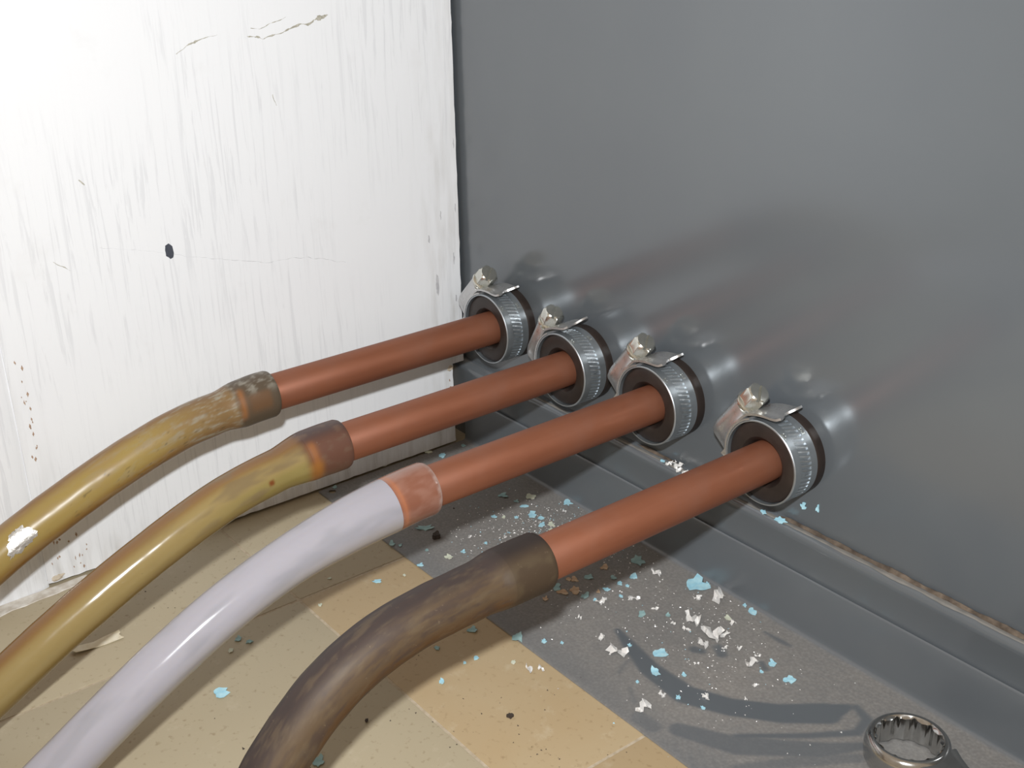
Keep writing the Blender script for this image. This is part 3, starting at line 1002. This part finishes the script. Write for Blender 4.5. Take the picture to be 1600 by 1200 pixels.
# ------------------------------------------------------------------ ring spanner
M_CHROME = steel('polished_chrome', (0.55, 0.55, 0.54, 1), 0.16, 1.0)
def spanner():
    root = empty('ring_spanner', (281.5, -32.0, 0.9))
    root.rotation_euler = (0, 0, math.radians(-4))
    tag(root, 'chrome twelve-point ring spanner lying on the grey sheet', 'spanner')
    SEG = 144
    def star(a, ro, ri):
        ph = (a * 12 / (2 * math.pi)) % 1.0
        t = abs(ph - 0.5) * 2
        return ri + (ro - ri) * t ** 1.15
    prof = [(11.6, 0.0, 0), (12.8, 0.5, 0), (13.5, 2.2, 0), (13.75, 5, 0), (13.6, 7.2, 0), (13.0, 9.2, 0), (12.3, 10.0, 0), (11.6, 10.3, 0), (11.0, 10.2, 0), (10.75, 9.8, 0.0), (10.45, 9.3, 1), (10.45, 1.0, 1), (10.9, 0.2, 0)]
    v, f = [], []
    for k in range(SEG):
        a = 2 * math.pi * k / SEG
        for r, z, st in prof:
            rr = star(a, 10.75, 9.55) if st else r
            v.append((rr * math.cos(a), rr * math.sin(a), z))
    n = len(prof)
    for k in range(SEG):
        k2 = (k + 1) % SEG
        for i in range(n):
            j = (i + 1) % n
            f.append((k * n + i, k * n + j, k2 * n + j, k2 * n + i))
    mesh_obj('ring_head', v, f, M_CHROME, root, angle=38)
    v, f = [], []
    secs = [(11.0, 10.4, 1.0, 9.6), (14.5, 8.6, 1.2, 9.0), (18, 7.2, 1.6, 8.6), (24, 6.2, 2.2, 8.4), (34, 5.8, 3.0, 8.8), (60, 5.6, 3.8, 9.2), (120, 5.6, 3.8, 9.2), (160, 6.5, 2.4, 8.6)]
    NA = 24
    for x, hw, z0, z1 in secs:
        zc, hz = (z0 + z1) / 2, (z1 - z0) / 2
        for k in range(NA):
            a = 2 * math.pi * k / NA
            ca, sa = math.cos(a), math.sin(a)
            e = 0.55
            v.append((x, hw * math.copysign(abs(ca) ** e, ca), zc + hz * math.copysign(abs(sa) ** e, sa)))
    for s in range(len(secs) - 1):
        for k in range(NA):
            f.append((s * NA + k, s * NA + (k + 1) % NA, (s + 1) * NA + (k + 1) % NA, (s + 1) * NA + k))
    f += [tuple(range(NA)), tuple((len(secs) - 1) * NA + k for k in reversed(range(NA)))]
    mesh_obj('shank', v, f, M_CHROME, root, angle=50)
spanner()

# ------------------------------------------------------------------ paint flakes and metal shavings
FLAKES=[
(167.1, -2.3, 0.85, 8.8, 10.8, 'b', 'largest pale-blue paint flake, on the grey sheet right of the fourth pipe'),
(193.1, -4.0, 0.85, 3.2, 8.8, 'b', 'upright oval pale-blue paint flake at the foot of the grey upstand'),
(189.9, -52.3, 0.85, 5.4, 4.9, 'b', 'pale-blue paint flake lying across the curved wipe mark, upper of two'),
(196.8, -61.9, 0.85, 3.2, 5.2, 'b', 'pale-blue paint flake lying on the curved wipe mark, lower of two'),
(146.5, -39.6, 0.85, 2.6, 3.3, 'b', 'bright blue paint flake at the shadow edge below the fourth pipe'),
(146.5, -25.0, 0.85, 2.6, 5.0, 'b', "pale-blue paint flake on the shadow edge right of the fourth pipe's sleeve"),
(167.3, -40.1, 0.85, 3.2, 6.0, 't', 'grey-blue paint flake on the sheet above the start of the wipe mark'),
(220.0, -25.4, 0.85, 2.5, 4.1, 'b', 'pale-blue paint flake on the sheet right of a crumpled silver shaving'),
(230.1, -28.2, 0.85, 3.9, 3.7, 'b', 'rightmost pale-blue paint flake on the dusty grey sheet'),
(204.5, -54.8, 0.85, 1.6, 2.2, 'b', None),
(179.3, -57.8, 0.85, 1.4, 2.3, 'b', None),
(188.8, 6.7, 0.85, 1.5, 2.4, 'b', None),
(168.7, 19.1, 0.85, 1.3, 2.1, 'b', None),
(153.4, -38.3, 0.85, 1.5, 2.0, 'b', None),
(149.6, -31.4, 0.85, 1.5, 2.5, 'b', None),
(146.3, -32.5, 0.85, 1.8, 3.3, 'b', None),
(148.9, -47.9, 0.85, 1.5, 2.0, 'b', None),
(157.0, -80.6, 0.85, 1.7, 2.7, 'b', None),
(162.1, -76.2, 0.85, 1.2, 1.9, 'b', None),
(148.8, -86.7, 0.85, 4.3, 10.1, 't', "ragged teal paint flake astride the grey sheet's front edge"),
(158.9, -96.8, 0.05, 1.6, 2.3, 'p', None),
(212.1, -65.3, 0.85, 2.0, 2.2, 'b', None),
(221.5, -63.0, 0.85, 1.3, 1.8, 'b', None),
(196.8, -70.5, 0.85, 1.1, 1.8, 'b', None),
(174.6, -33.2, 0.85, 1.7, 3.2, 't', None),
(190.4, -16.7, 0.85, 2.5, 4.8, 'p', 'pale mint paint flake on the sheet between silver shavings'),
(220.8, -32.1, 0.85, 1.4, 1.9, 'b', None),
(139.0, -15.1, 0.85, 4.8, 7.7, 't', 'grey-blue paint flake in the shadow close under the fourth copper pipe'),
(141.6, -31.7, 0.85, 2.3, 3.3, 't', None),
(135.1, -38.8, 0.85, 3.6, 3.8, 't', None),
(144.3, -49.3, 0.85, 3.0, 4.5, 't', None),
(132.6, -54.2, 0.85, 3.6, 5.0, 't', None),
(179.8, -64.6, 0.85, 6.6, 5.7, 's', 'wide silver shaving touching the left side of the wipe mark'),
(183.2, -28.7, 0.85, 5.4, 10.3, 's', 'tall crumpled silver shaving, brightest on the grey sheet'),
(185.8, -34.8, 0.85, 2.4, 3.1, 's', None),
(195.2, -29.8, 0.85, 7.2, 7.7, 's', 'broad twisted silver shaving above two clean spots in the dust'),
(196.1, -36.2, 0.85, 3.3, 4.6, 's', 'small silver shaving just left of the broad twisted one'),
(178.7, -9.8, 0.85, 5.3, 7.3, 's', 'folded silver shaving below the largest blue paint flake'),
(209.3, -79.0, 0.85, 5.7, 5.7, 's', 'silver shaving nearest the front edge, below the wipe mark'),
(215.4, -31.5, 0.85, 4.6, 4.9, 's', 'silver shaving left of a blue flake, near the upstand'),
(218.1, -57.9, 0.85, 2.2, 3.6, 's', None),
(207.7, -69.0, 0.85, 2.2, 3.6, 's', None),
(150.7, -16.1, 0.85, 3.1, 4.2, 's', None),
(151.8, -47.2, 0.85, 4.0, 3.6, 's', "silver shaving at the shadow edge left of the fourth pipe's far end"),
(158.0, -35.5, 0.85, 4.5, 2.4, 's', None),
(173.9, -16.3, 0.85, 3.5, 2.4, 's', None),
(169.4, -62.9, 0.85, 2.6, 3.5, 's', None),
(166.2, -95.1, 0.05, 2.8, 5.2, 's', 'silver shaving on the tile in front of the grey sheet, larger of two'),
(168.5, -91.7, 0.05, 2.1, 2.6, 's', 'silver shaving on the tile in front of the grey sheet, smaller of two'),
(194.0, -18.3, 0.85, 2.2, 3.5, 's', None),
(197.3, -26.5, 0.85, 3.4, 3.5, 's', None),
(206.2, -28.2, 0.85, 1.9, 2.7, 's', None),
(203.0, -31.5, 0.85, 2.8, 1.5, 's', None),
(224.7, -39.9, 0.85, 2.3, 1.5, 's', None),
(227.6, -48.1, 0.85, 0.9, 4.3, 's', None),
(213.8, -26.3, 0.85, 2.3, 1.5, 's', None),
(154.3, -60.5, 0.85, 1.5, 2.8, 's', None),
(203.0, -46.7, 0.85, 1.9, 1.1, 's', None),
(168.4, -34.0, 0.85, 3.5, 1.2, 's', None),
(179.7, -35.6, 0.85, 1.5, 2.0, 's', None),
(132.7, -44.6, 0.85, 3.1, 5.9, 'n', 'largest tan shaving in the shadow below the fourth copper pipe'),
(136.6, -54.3, 0.85, 4.1, 3.7, 'n', None),
(138.7, -49.7, 0.85, 3.6, 6.6, 'n', None),
(135.7, -62.5, 0.85, 2.0, 4.1, 'n', None),
(133.6, -29.3, 0.85, 3.4, 4.2, 'n', None),
(130.7, -46.3, 0.85, 2.1, 2.9, 'n', None),
(145.4, -43.0, 0.85, 1.5, 2.1, 'n', None),
(60.4, -68.5, 0.85, 7.8, 4.5, 't', "long curled grey-green flake in the shadow below the clear hose's cuff"),
(69.8, -68.9, 0.85, 3.6, 4.0, 'd', 'dark crumb beside the long curled flake under the third pipe'),
(61.9, -86.7, 0.85, 3.0, 4.0, 't', "grey-green flake at the sheet's front edge under the clear hose"),
(65.2, -84.3, 0.85, 1.6, 2.6, 't', None),
(75.8, -78.0, 0.85, 1.4, 2.2, 't', None),
(83.6, -86.6, 0.85, 2.4, 2.6, 'b', 'pale-blue flake nearest the front edge between clear and brown hoses'),
(86.2, -74.1, 0.85, 3.5, 3.5, 'p', "pale mint flake on the sheet behind the brown hose's cuff"),
(86.5, -66.7, 0.85, 1.9, 2.2, 'b', None),
(81.9, -106.3, 0.05, 3.6, 2.5, 'b', 'pale-blue flake on the tile between the clear and brown hoses'),
(84.8, -95.4, 0.05, 1.3, 2.1, 'p', None),
(59.2, -24.5, 0.85, 4.4, 4.2, 't', "grey flake in the third pipe's shadow on the sheet"),
(68.4, -15.3, 0.85, 4.4, 5.2, 'p', "pale yellowish flake at the lower edge of the third pipe's shadow"),
(67.3, -23.1, 0.85, 2.3, 2.3, 't', None),
(83.1, -6.0, 0.85, 4.0, 4.7, 'b', 'pale-blue flake near the upstand between third and fourth pipes'),
(81.8, -25.4, 0.85, 4.0, 6.0, 'b', 'largest pale-blue flake between the third and fourth pipes'),
(85.9, -24.0, 0.85, 2.5, 2.7, 'b', None),
(90.6, -27.1, 0.85, 2.5, 4.1, 'b', None),
(93.2, -23.9, 0.85, 2.8, 4.1, 'p', None),
(71.8, -39.2, 0.85, 2.6, 2.7, 'b', None),
(75.0, -36.3, 0.85, 1.4, 2.3, 'p', None),
(72.8, -22.9, 0.85, 3.5, 2.3, 'b', None),
(78.6, -31.9, 0.85, 2.0, 1.8, 'b', None),
(88.3, -12.3, 0.85, 1.7, 2.8, 's', None),
(96.2, -27.1, 0.85, 1.9, 2.7, 'p', None),
(79.0, -57.9, 0.85, 1.4, 2.7, 's', None),
(87.2, -55.4, 0.85, 1.4, 2.2, 'b', None),
(88.7, -46.2, 0.85, 1.4, 1.8, 's', None),
(8.3, -22.7, 0.85, 3.7, 4.5, 'b', 'pale-blue flake showing between the second and third pipes'),
(1.1, -26.0, 0.85, 5.0, 2.5, 'p', "thin cream flake in the second pipe's shadow on the sheet"),
(6.6, -8.7, 0.85, 1.9, 3.6, 't', None),
(-5.5, -58.0, 0.85, 2.5, 8.9, 't', 'slender grey flake by the board under the second pipe'),
(-0.5, -49.9, 0.85, 1.8, 2.0, 'p', None),
(2.7, -79.8, 0.85, 1.8, 2.9, 't', None),
(107.0, -188.1, 0.05, 5.5, 5.1, 'b', 'pale-blue flake on the tile between clear and brown hoses, largest there'),
(81.5, -168.6, 0.05, 2.4, 4.3, 't', "teal flake on the tile in the clear hose's shadow, left of two"),
(85.8, -166.0, 0.05, 2.4, 2.7, 't', "teal flake on the tile in the clear hose's shadow, right of two"),
(86.3, -174.2, 0.05, 2.2, 3.1, 'p', None),
(50.5, -209.5, 0.05, 20.4, 8.6, 'c', 'long cream paint chip on the tile between second and clear hoses'),
(133.4, -96.6, 0.05, 3.4, 3.9, 't', "grey flake on the tile in the brown hose's shadow"),
(134.2, -113.5, 0.05, 2.1, 2.7, 't', None),
(151.5, -123.6, 0.05, 2.1, 4.8, 'b', "pale-blue flake on the tile at the brown hose's shadow edge"),
(148.5, -105.9, 0.05, 1.6, 2.3, 'b', None),
(147.9, -110.8, 0.05, 1.4, 1.9, 'b', None),
(160.4, -179.0, 0.05, 3.4, 6.8, 't', "teal flake on the tile beside the brown hose at the picture's bottom"),
(67.2, -120.4, 0.05, 1.3, 2.1, 'p', None),
(81.6, -133.2, 0.05, 1.5, 2.0, 'p', None),
(182.2, -116.5, 0.05, 2.0, 2.1, 'd', 'dark speck of grit on the tan tile by the sheet'),
(152.9, -155.9, 0.05, 1.1, 1.8, 'd', None)]
M_FL = {
 'b': simple('pale_blue_paint', srgb(150, 205, 226), srgb(186, 226, 236), 400, 0.7, bump=0.3),
 't': simple('grey_teal_paint', srgb(132, 166, 168), srgb(160, 190, 190), 400, 0.7, bump=0.3),
 'p': simple('pale_mint_paint', srgb(196, 206, 186), srgb(214, 214, 196), 400, 0.7, bump=0.3),
 'c': simple('cream_paint_skin', srgb(214, 200, 168), srgb(232, 224, 202), 300, 0.7, bump=0.3),
 'n': simple('tan_shaving', srgb(176, 142, 112), srgb(200, 178, 150), 400, 0.6, bump=0.3),
 'd': simple('dark_grit', srgb(48, 40, 34), srgb(76, 66, 58), 400, 0.8, bump=0.3),
 's': simple('bright_metal_shaving', (0.80, 0.79, 0.77, 1), (0.94, 0.93, 0.91, 1), 500, 0.35, metal=0.35, bump=0.4)}
def flake_mesh(w, d, kind, seed, bottom=0.0):
    """a torn, slightly curled flake w x d mm, standing on z = 0."""
    r = random.Random(seed)
    v, f = [], []
    if kind == 's':
        # crumpled strip: rows along its length, folded
        n, mcols = 9, 3
        ph = r.uniform(0, 6.28); hgt = min(w, d) * 0.32 + 0.25
        for i in range(n):
            t = i / (n - 1) * 2 - 1
            wd = 0.5 * d * (1 - 0.55 * t * t) * (0.7 + 0.5 * r.random())
            for j in range(mcols):
                u = j / (mcols - 1) * 2 - 1
                v.append((t * w * 0.5 + r.uniform(-.16, .16) * w, u * wd * r.uniform(.5, 1.2) + 0.3 * d * math.sin(t * 3 + ph), hgt * (0.35 + 0.35 * math.sin(t * 4 + ph + u * 1.5)) + r.uniform(0, .8) * hgt))
        for i in range(n - 1):
            for j in range(mcols - 1):
                a = i * mcols + j
                f.append((a, a + 1, a + mcols + 1, a + mcols))
        th = 0.12
    else:
        n = 13
        bend = r.uniform(0.05, 0.16) * (1.4 if kind == 't' else 1.0); ba = r.uniform(0, math.pi)
        def h(x, y):
            q = x * math.cos(ba) + y * math.sin(ba)
            return bend * q * q / max(w, d) * 2.2 + 0.05
        v.append((0, 0, h(0, 0) + 0.02 * w))
        for ring in (0.55, 1.0):
            for k in range(n):
                a = 2 * math.pi * k / n
                rr = ring * (1 + (0.38 * (r.random() - 0.5) * 2 if ring == 1.0 else 0.15 * r.uniform(-1, 1)))
                if ring == 1.0 and k % 4 == 1: rr *= r.uniform(0.6, 1.0)
                x, y = rr * w * 0.5 * math.cos(a), rr * d * 0.5 * math.sin(a)
                v.append((x, y, h(x, y) + r.uniform(-.02, .05) * min(w, d)))
        for k in range(n):
            k2 = (k + 1) % n
            f.append((0, 1 + k, 1 + k2)); f.append((1 + k, 1 + n + k, 1 + n + k2, 1 + k2))
        th = 0.22 if kind != 'd' else max(0.6, 0.5 * min(w, d))
    nv = len(v)
    zmin = min(p[2] for p in v)
    v = [(x, y, z - zmin + 0.02) for x, y, z in v]
    ec = Counter(frozenset(e) for q in f for e in zip(q, q[1:] + q[:1]))
    v2 = v + [(x, y, z + th) for x, y, z in v]
    f2 = [tuple(reversed(q)) for q in f] + [tuple(nv + i for i in q) for q in f]
    for q in f:
        for a, b in zip(q, q[1:] + q[:1]):
            if ec[frozenset((a, b))] == 1: f2.append((a, b, nv + b, nv + a))
    return v2, f2
CATN = {'s': ('metal_shaving', 'metal shaving'), 'n': ('metal_shaving', 'metal shaving'), 'd': ('grit_crumb', 'grit')}
SMALL = {'b': 'tiny pale-blue paint flake', 't': 'tiny grey-teal paint flake', 'p': 'tiny pale mint paint flake', 's': 'tiny silver metal shaving', 'n': 'small tan shaving', 'd': 'tiny dark crumb of grit'}
VIEW = Vector((RIGHT.x, RIGHT.y, 0)).normalized()
heading = math.atan2(VIEW.y, VIEW.x)
SHORT = {'largest pale-blue paint flake, on': 'the largest blue flake', 'upright oval': 'the upright oval blue flake',
         'pale-blue paint flake lying across': 'the upper wipe-mark flake', 'pale-blue paint flake lying on the curved': 'the lower wipe-mark flake',
         'rightmost pale-blue': 'the rightmost blue flake', 'tall crumpled': 'the tall silver shaving', 'broad twisted': 'the broad twisted shaving',
         'folded silver': 'the folded silver shaving', 'silver shaving nearest the front': 'the front-edge silver shaving', 'wide silver': 'the wide silver shaving',
         'largest tan': 'the largest tan shaving', 'ragged teal': 'the ragged teal flake', 'grey-blue paint flake in the shadow': 'the shadowed grey-blue flake',
         'largest pale-blue flake between': 'the large flake behind the cuff', 'long curled': 'the long curled flake', 'pale yellowish': 'the pale yellowish flake',
         'pale-blue flake showing': 'the blue flake behind the third pipe', 'dark speck': 'the dark grit on the tan tile', 'pale-blue flake on the tile between the clear': 'the blue flake by the clear hose',
         'teal flake on the tile in the clear': 'the two teal flakes', 'grey flake on the tile in the brown': 'the grey flake on the tile', 'silver shaving at the shadow edge': 'the shadow-edge silver shaving'}
def view_xy(x, y, z):      # used only to word the labels of the small flakes (left of, above ...)
    d = Vector((x - CAM[0], y - CAM[1], z - CAM[2]))
    return d.dot(RIGHT) / d.dot(FWD), d.dot(DOWN) / d.dot(FWD)
marks = []
for (x, y, z, w, d, t, lab) in FLAKES:
    if lab:
        for k_, nm_ in SHORT.items():
            if lab.startswith(k_):
                marks.append((view_xy(x, y, z), nm_)); break
SECT = ['right of', 'below right of', 'below', 'below left of', 'left of', 'above left of', 'above', 'above right of']
plan = {}
for k, (x, y, z, w, d, t, lab) in enumerate(FLAKES):
    if lab: continue
    p = view_xy(x, y, z)
    m_, nm_ = min(marks, key=lambda q: math.hypot(q[0][0] - p[0], q[0][1] - p[1]))
    a_ = math.degrees(math.atan2(p[1] - m_[1], p[0] - m_[0])) % 360
    plan.setdefault((t, nm_, SECT[int((a_ + 22.5) // 45) % 8]), []).append((math.hypot(m_[0] - p[0], m_[1] - p[1]), k))
AUTO = {}
NTHW = ['nearest', 'second nearest', 'third nearest', 'fourth nearest', 'fifth nearest']
for (t, nm_, sec), lst in plan.items():
    lst.sort()
    for q, (_, k) in enumerate(lst):
        AUTO[k] = f'{SMALL[t]} {sec} {nm_}' + (f', {NTHW[q]}' if len(lst) > 1 else '')
for k, (x, y, z, w, d, t, lab) in enumerate(FLAKES):
    nm, cat = CATN.get(t, ('paint_flake', 'paint flake'))
    d = min(d, max(w * 1.5, 1.6)) if t != 'c' else d * 0.62
    v, f = flake_mesh(w, d, t, 100 + k)
    o = mesh_obj(nm, v, f, M_FL[t], smooth=(t not in 'sn'), angle=30)
    if y > -6.0: y = -4.6 - d * 0.42
    if -91 < y < -84 and 'astride' in (lab or ''): z = 0.9
    o.location = (x * MM, y * MM, z * MM)
    o.rotation_euler = (0, 0, heading + (0 if lab else rnd.uniform(-.4, .4)) + (math.radians(36) if t == 'c' else 0))
    tag(o, lab or AUTO[k], cat, 'flakes and shavings on the floor')
# flakes caught on the rail and stuck to the panel
LEDGE = [(192.5, -3.0, 43.4, 2.6, 2.4, 'b', 'pale-blue paint flake on the rail just under the fourth clamp'),
         (200.5, -3.0, 43.4, 4.6, 2.8, 'b', 'ragged pale-blue paint flake on the rail right of the fourth clamp'),
         (139.0, -2.9, 43.3, 2.2, 1.8, 'b', 'thin pale-blue flake on the rail under the third clamp, leftmost of its heap'),
         (142.6, -2.9, 43.3, 2.6, 2.2, 's', 'white shaving in the heap on the rail under the third clamp, second from left'),
         (146.0, -1.8, 43.9, 4.2, 2.8, 's', 'tallest white shaving in the heap on the rail under the third clamp'),
         (147.6, -3.2, 43.2, 3.4, 2.4, 's', 'flat white shaving in front of the heap under the third clamp'),
         (152.0, -2.9, 43.3, 3.4, 2.2, 's', 'rightmost white shaving of the heap on the rail by the fourth pipe')]
for k, (x, y, z, w, d, t, lab) in enumerate(LEDGE):
    nm, cat = CATN.get(t, ('paint_flake', 'paint flake'))
    v, f = flake_mesh(w, d, t, 900 + k)
    o = mesh_obj(nm, v, f, M_FL[t], smooth=(t != 's'), angle=30)
    o.location = (x * MM, y * MM, z * MM); o.rotation_euler = (0.25, 0, rnd.uniform(-.4, .4))
    tag(o, lab, cat, 'flakes caught on the rail')
for k, (x, z, w, d, lab) in enumerate([(208.2, 51.8, 2.8, 3.2, 'pale-blue flake stuck to the panel right of the fourth clamp, left of two'), (214.5, 53.7, 1.4, 2.8, 'narrow pale-blue flake stuck to the panel right of the fourth clamp, right of two')]):
    v, f = flake_mesh(w, d, 'b', 950 + k)
    v = [(a, -c, b) for a, b, c in v]
    o = mesh_obj('paint_flake', v, f, M_FL['b'], angle=30)
    o.location = (x * MM, 0.05 * MM, z * MM)
    tag(o, lab, 'paint flake', 'flakes stuck to the panel')

# fine swarf: more specks than anyone could count
def swarf(name, mat, spots, n, seed, label):
    r = random.Random(seed)
    v, f = [], []
    for k in range(n):
        (cx, cy, sx, sy) = r.choice(spots)
        x, y = r.gauss(cx, sx), r.gauss(cy, sy)
        if y > -5 or x < 3 or x > 330: continue
        z = 0.88 if y > -87 else 0.02
        if -88.5 < y < -86: continue
        s = r.uniform(0.12, 0.42) * (1.5 if r.random() < 0.08 else 1)
        a = r.uniform(0, 6.28)
        b = len(v)
        for q in range(3):
            v.append((x + s * math.cos(a + q * 2.1) * r.uniform(.6, 1.5), y + s * math.sin(a + q * 2.1), z + (0.0 if q else s * 0.6)))
        v.append((x, y, z + s * 0.8))
        f += [(b, b + 1, b + 3), (b + 1, b + 2, b + 3), (b + 2, b, b + 3), (b, b + 2, b + 1)]
    o = mesh_obj(name, v, f, mat, smooth=False)
    return tag(o, label, 'swarf', kind='stuff')
spots = [(92, -34, 14, 12), (100, -24, 14, 9), (85, -45, 14, 14), (118, -16, 12, 7), (150, -40, 18, 18), (190, -35, 22, 18), (195, -30, 16, 12), (215, -45, 25, 20)]
swarf('fine_metal_swarf', M_FL['s'], spots + spots[:4], 900, 3, 'fine glittering metal swarf sprinkled over the dusty grey sheet')
swarf('fine_blue_dust', M_FL['b'], spots[:4] + [(190, -40, 25, 20)], 170, 4, 'fine pale-blue paint dust sprinkled over the grey sheet')
swarf('fine_dark_grit', M_FL['d'], [(100, -190, 60, 45), (160, -130, 50, 25), (200, -115, 25, 15), (60, -60, 30, 20), (40, -180, 30, 30)], 150, 5, 'fine dark grit scattered over tiles and sheet')
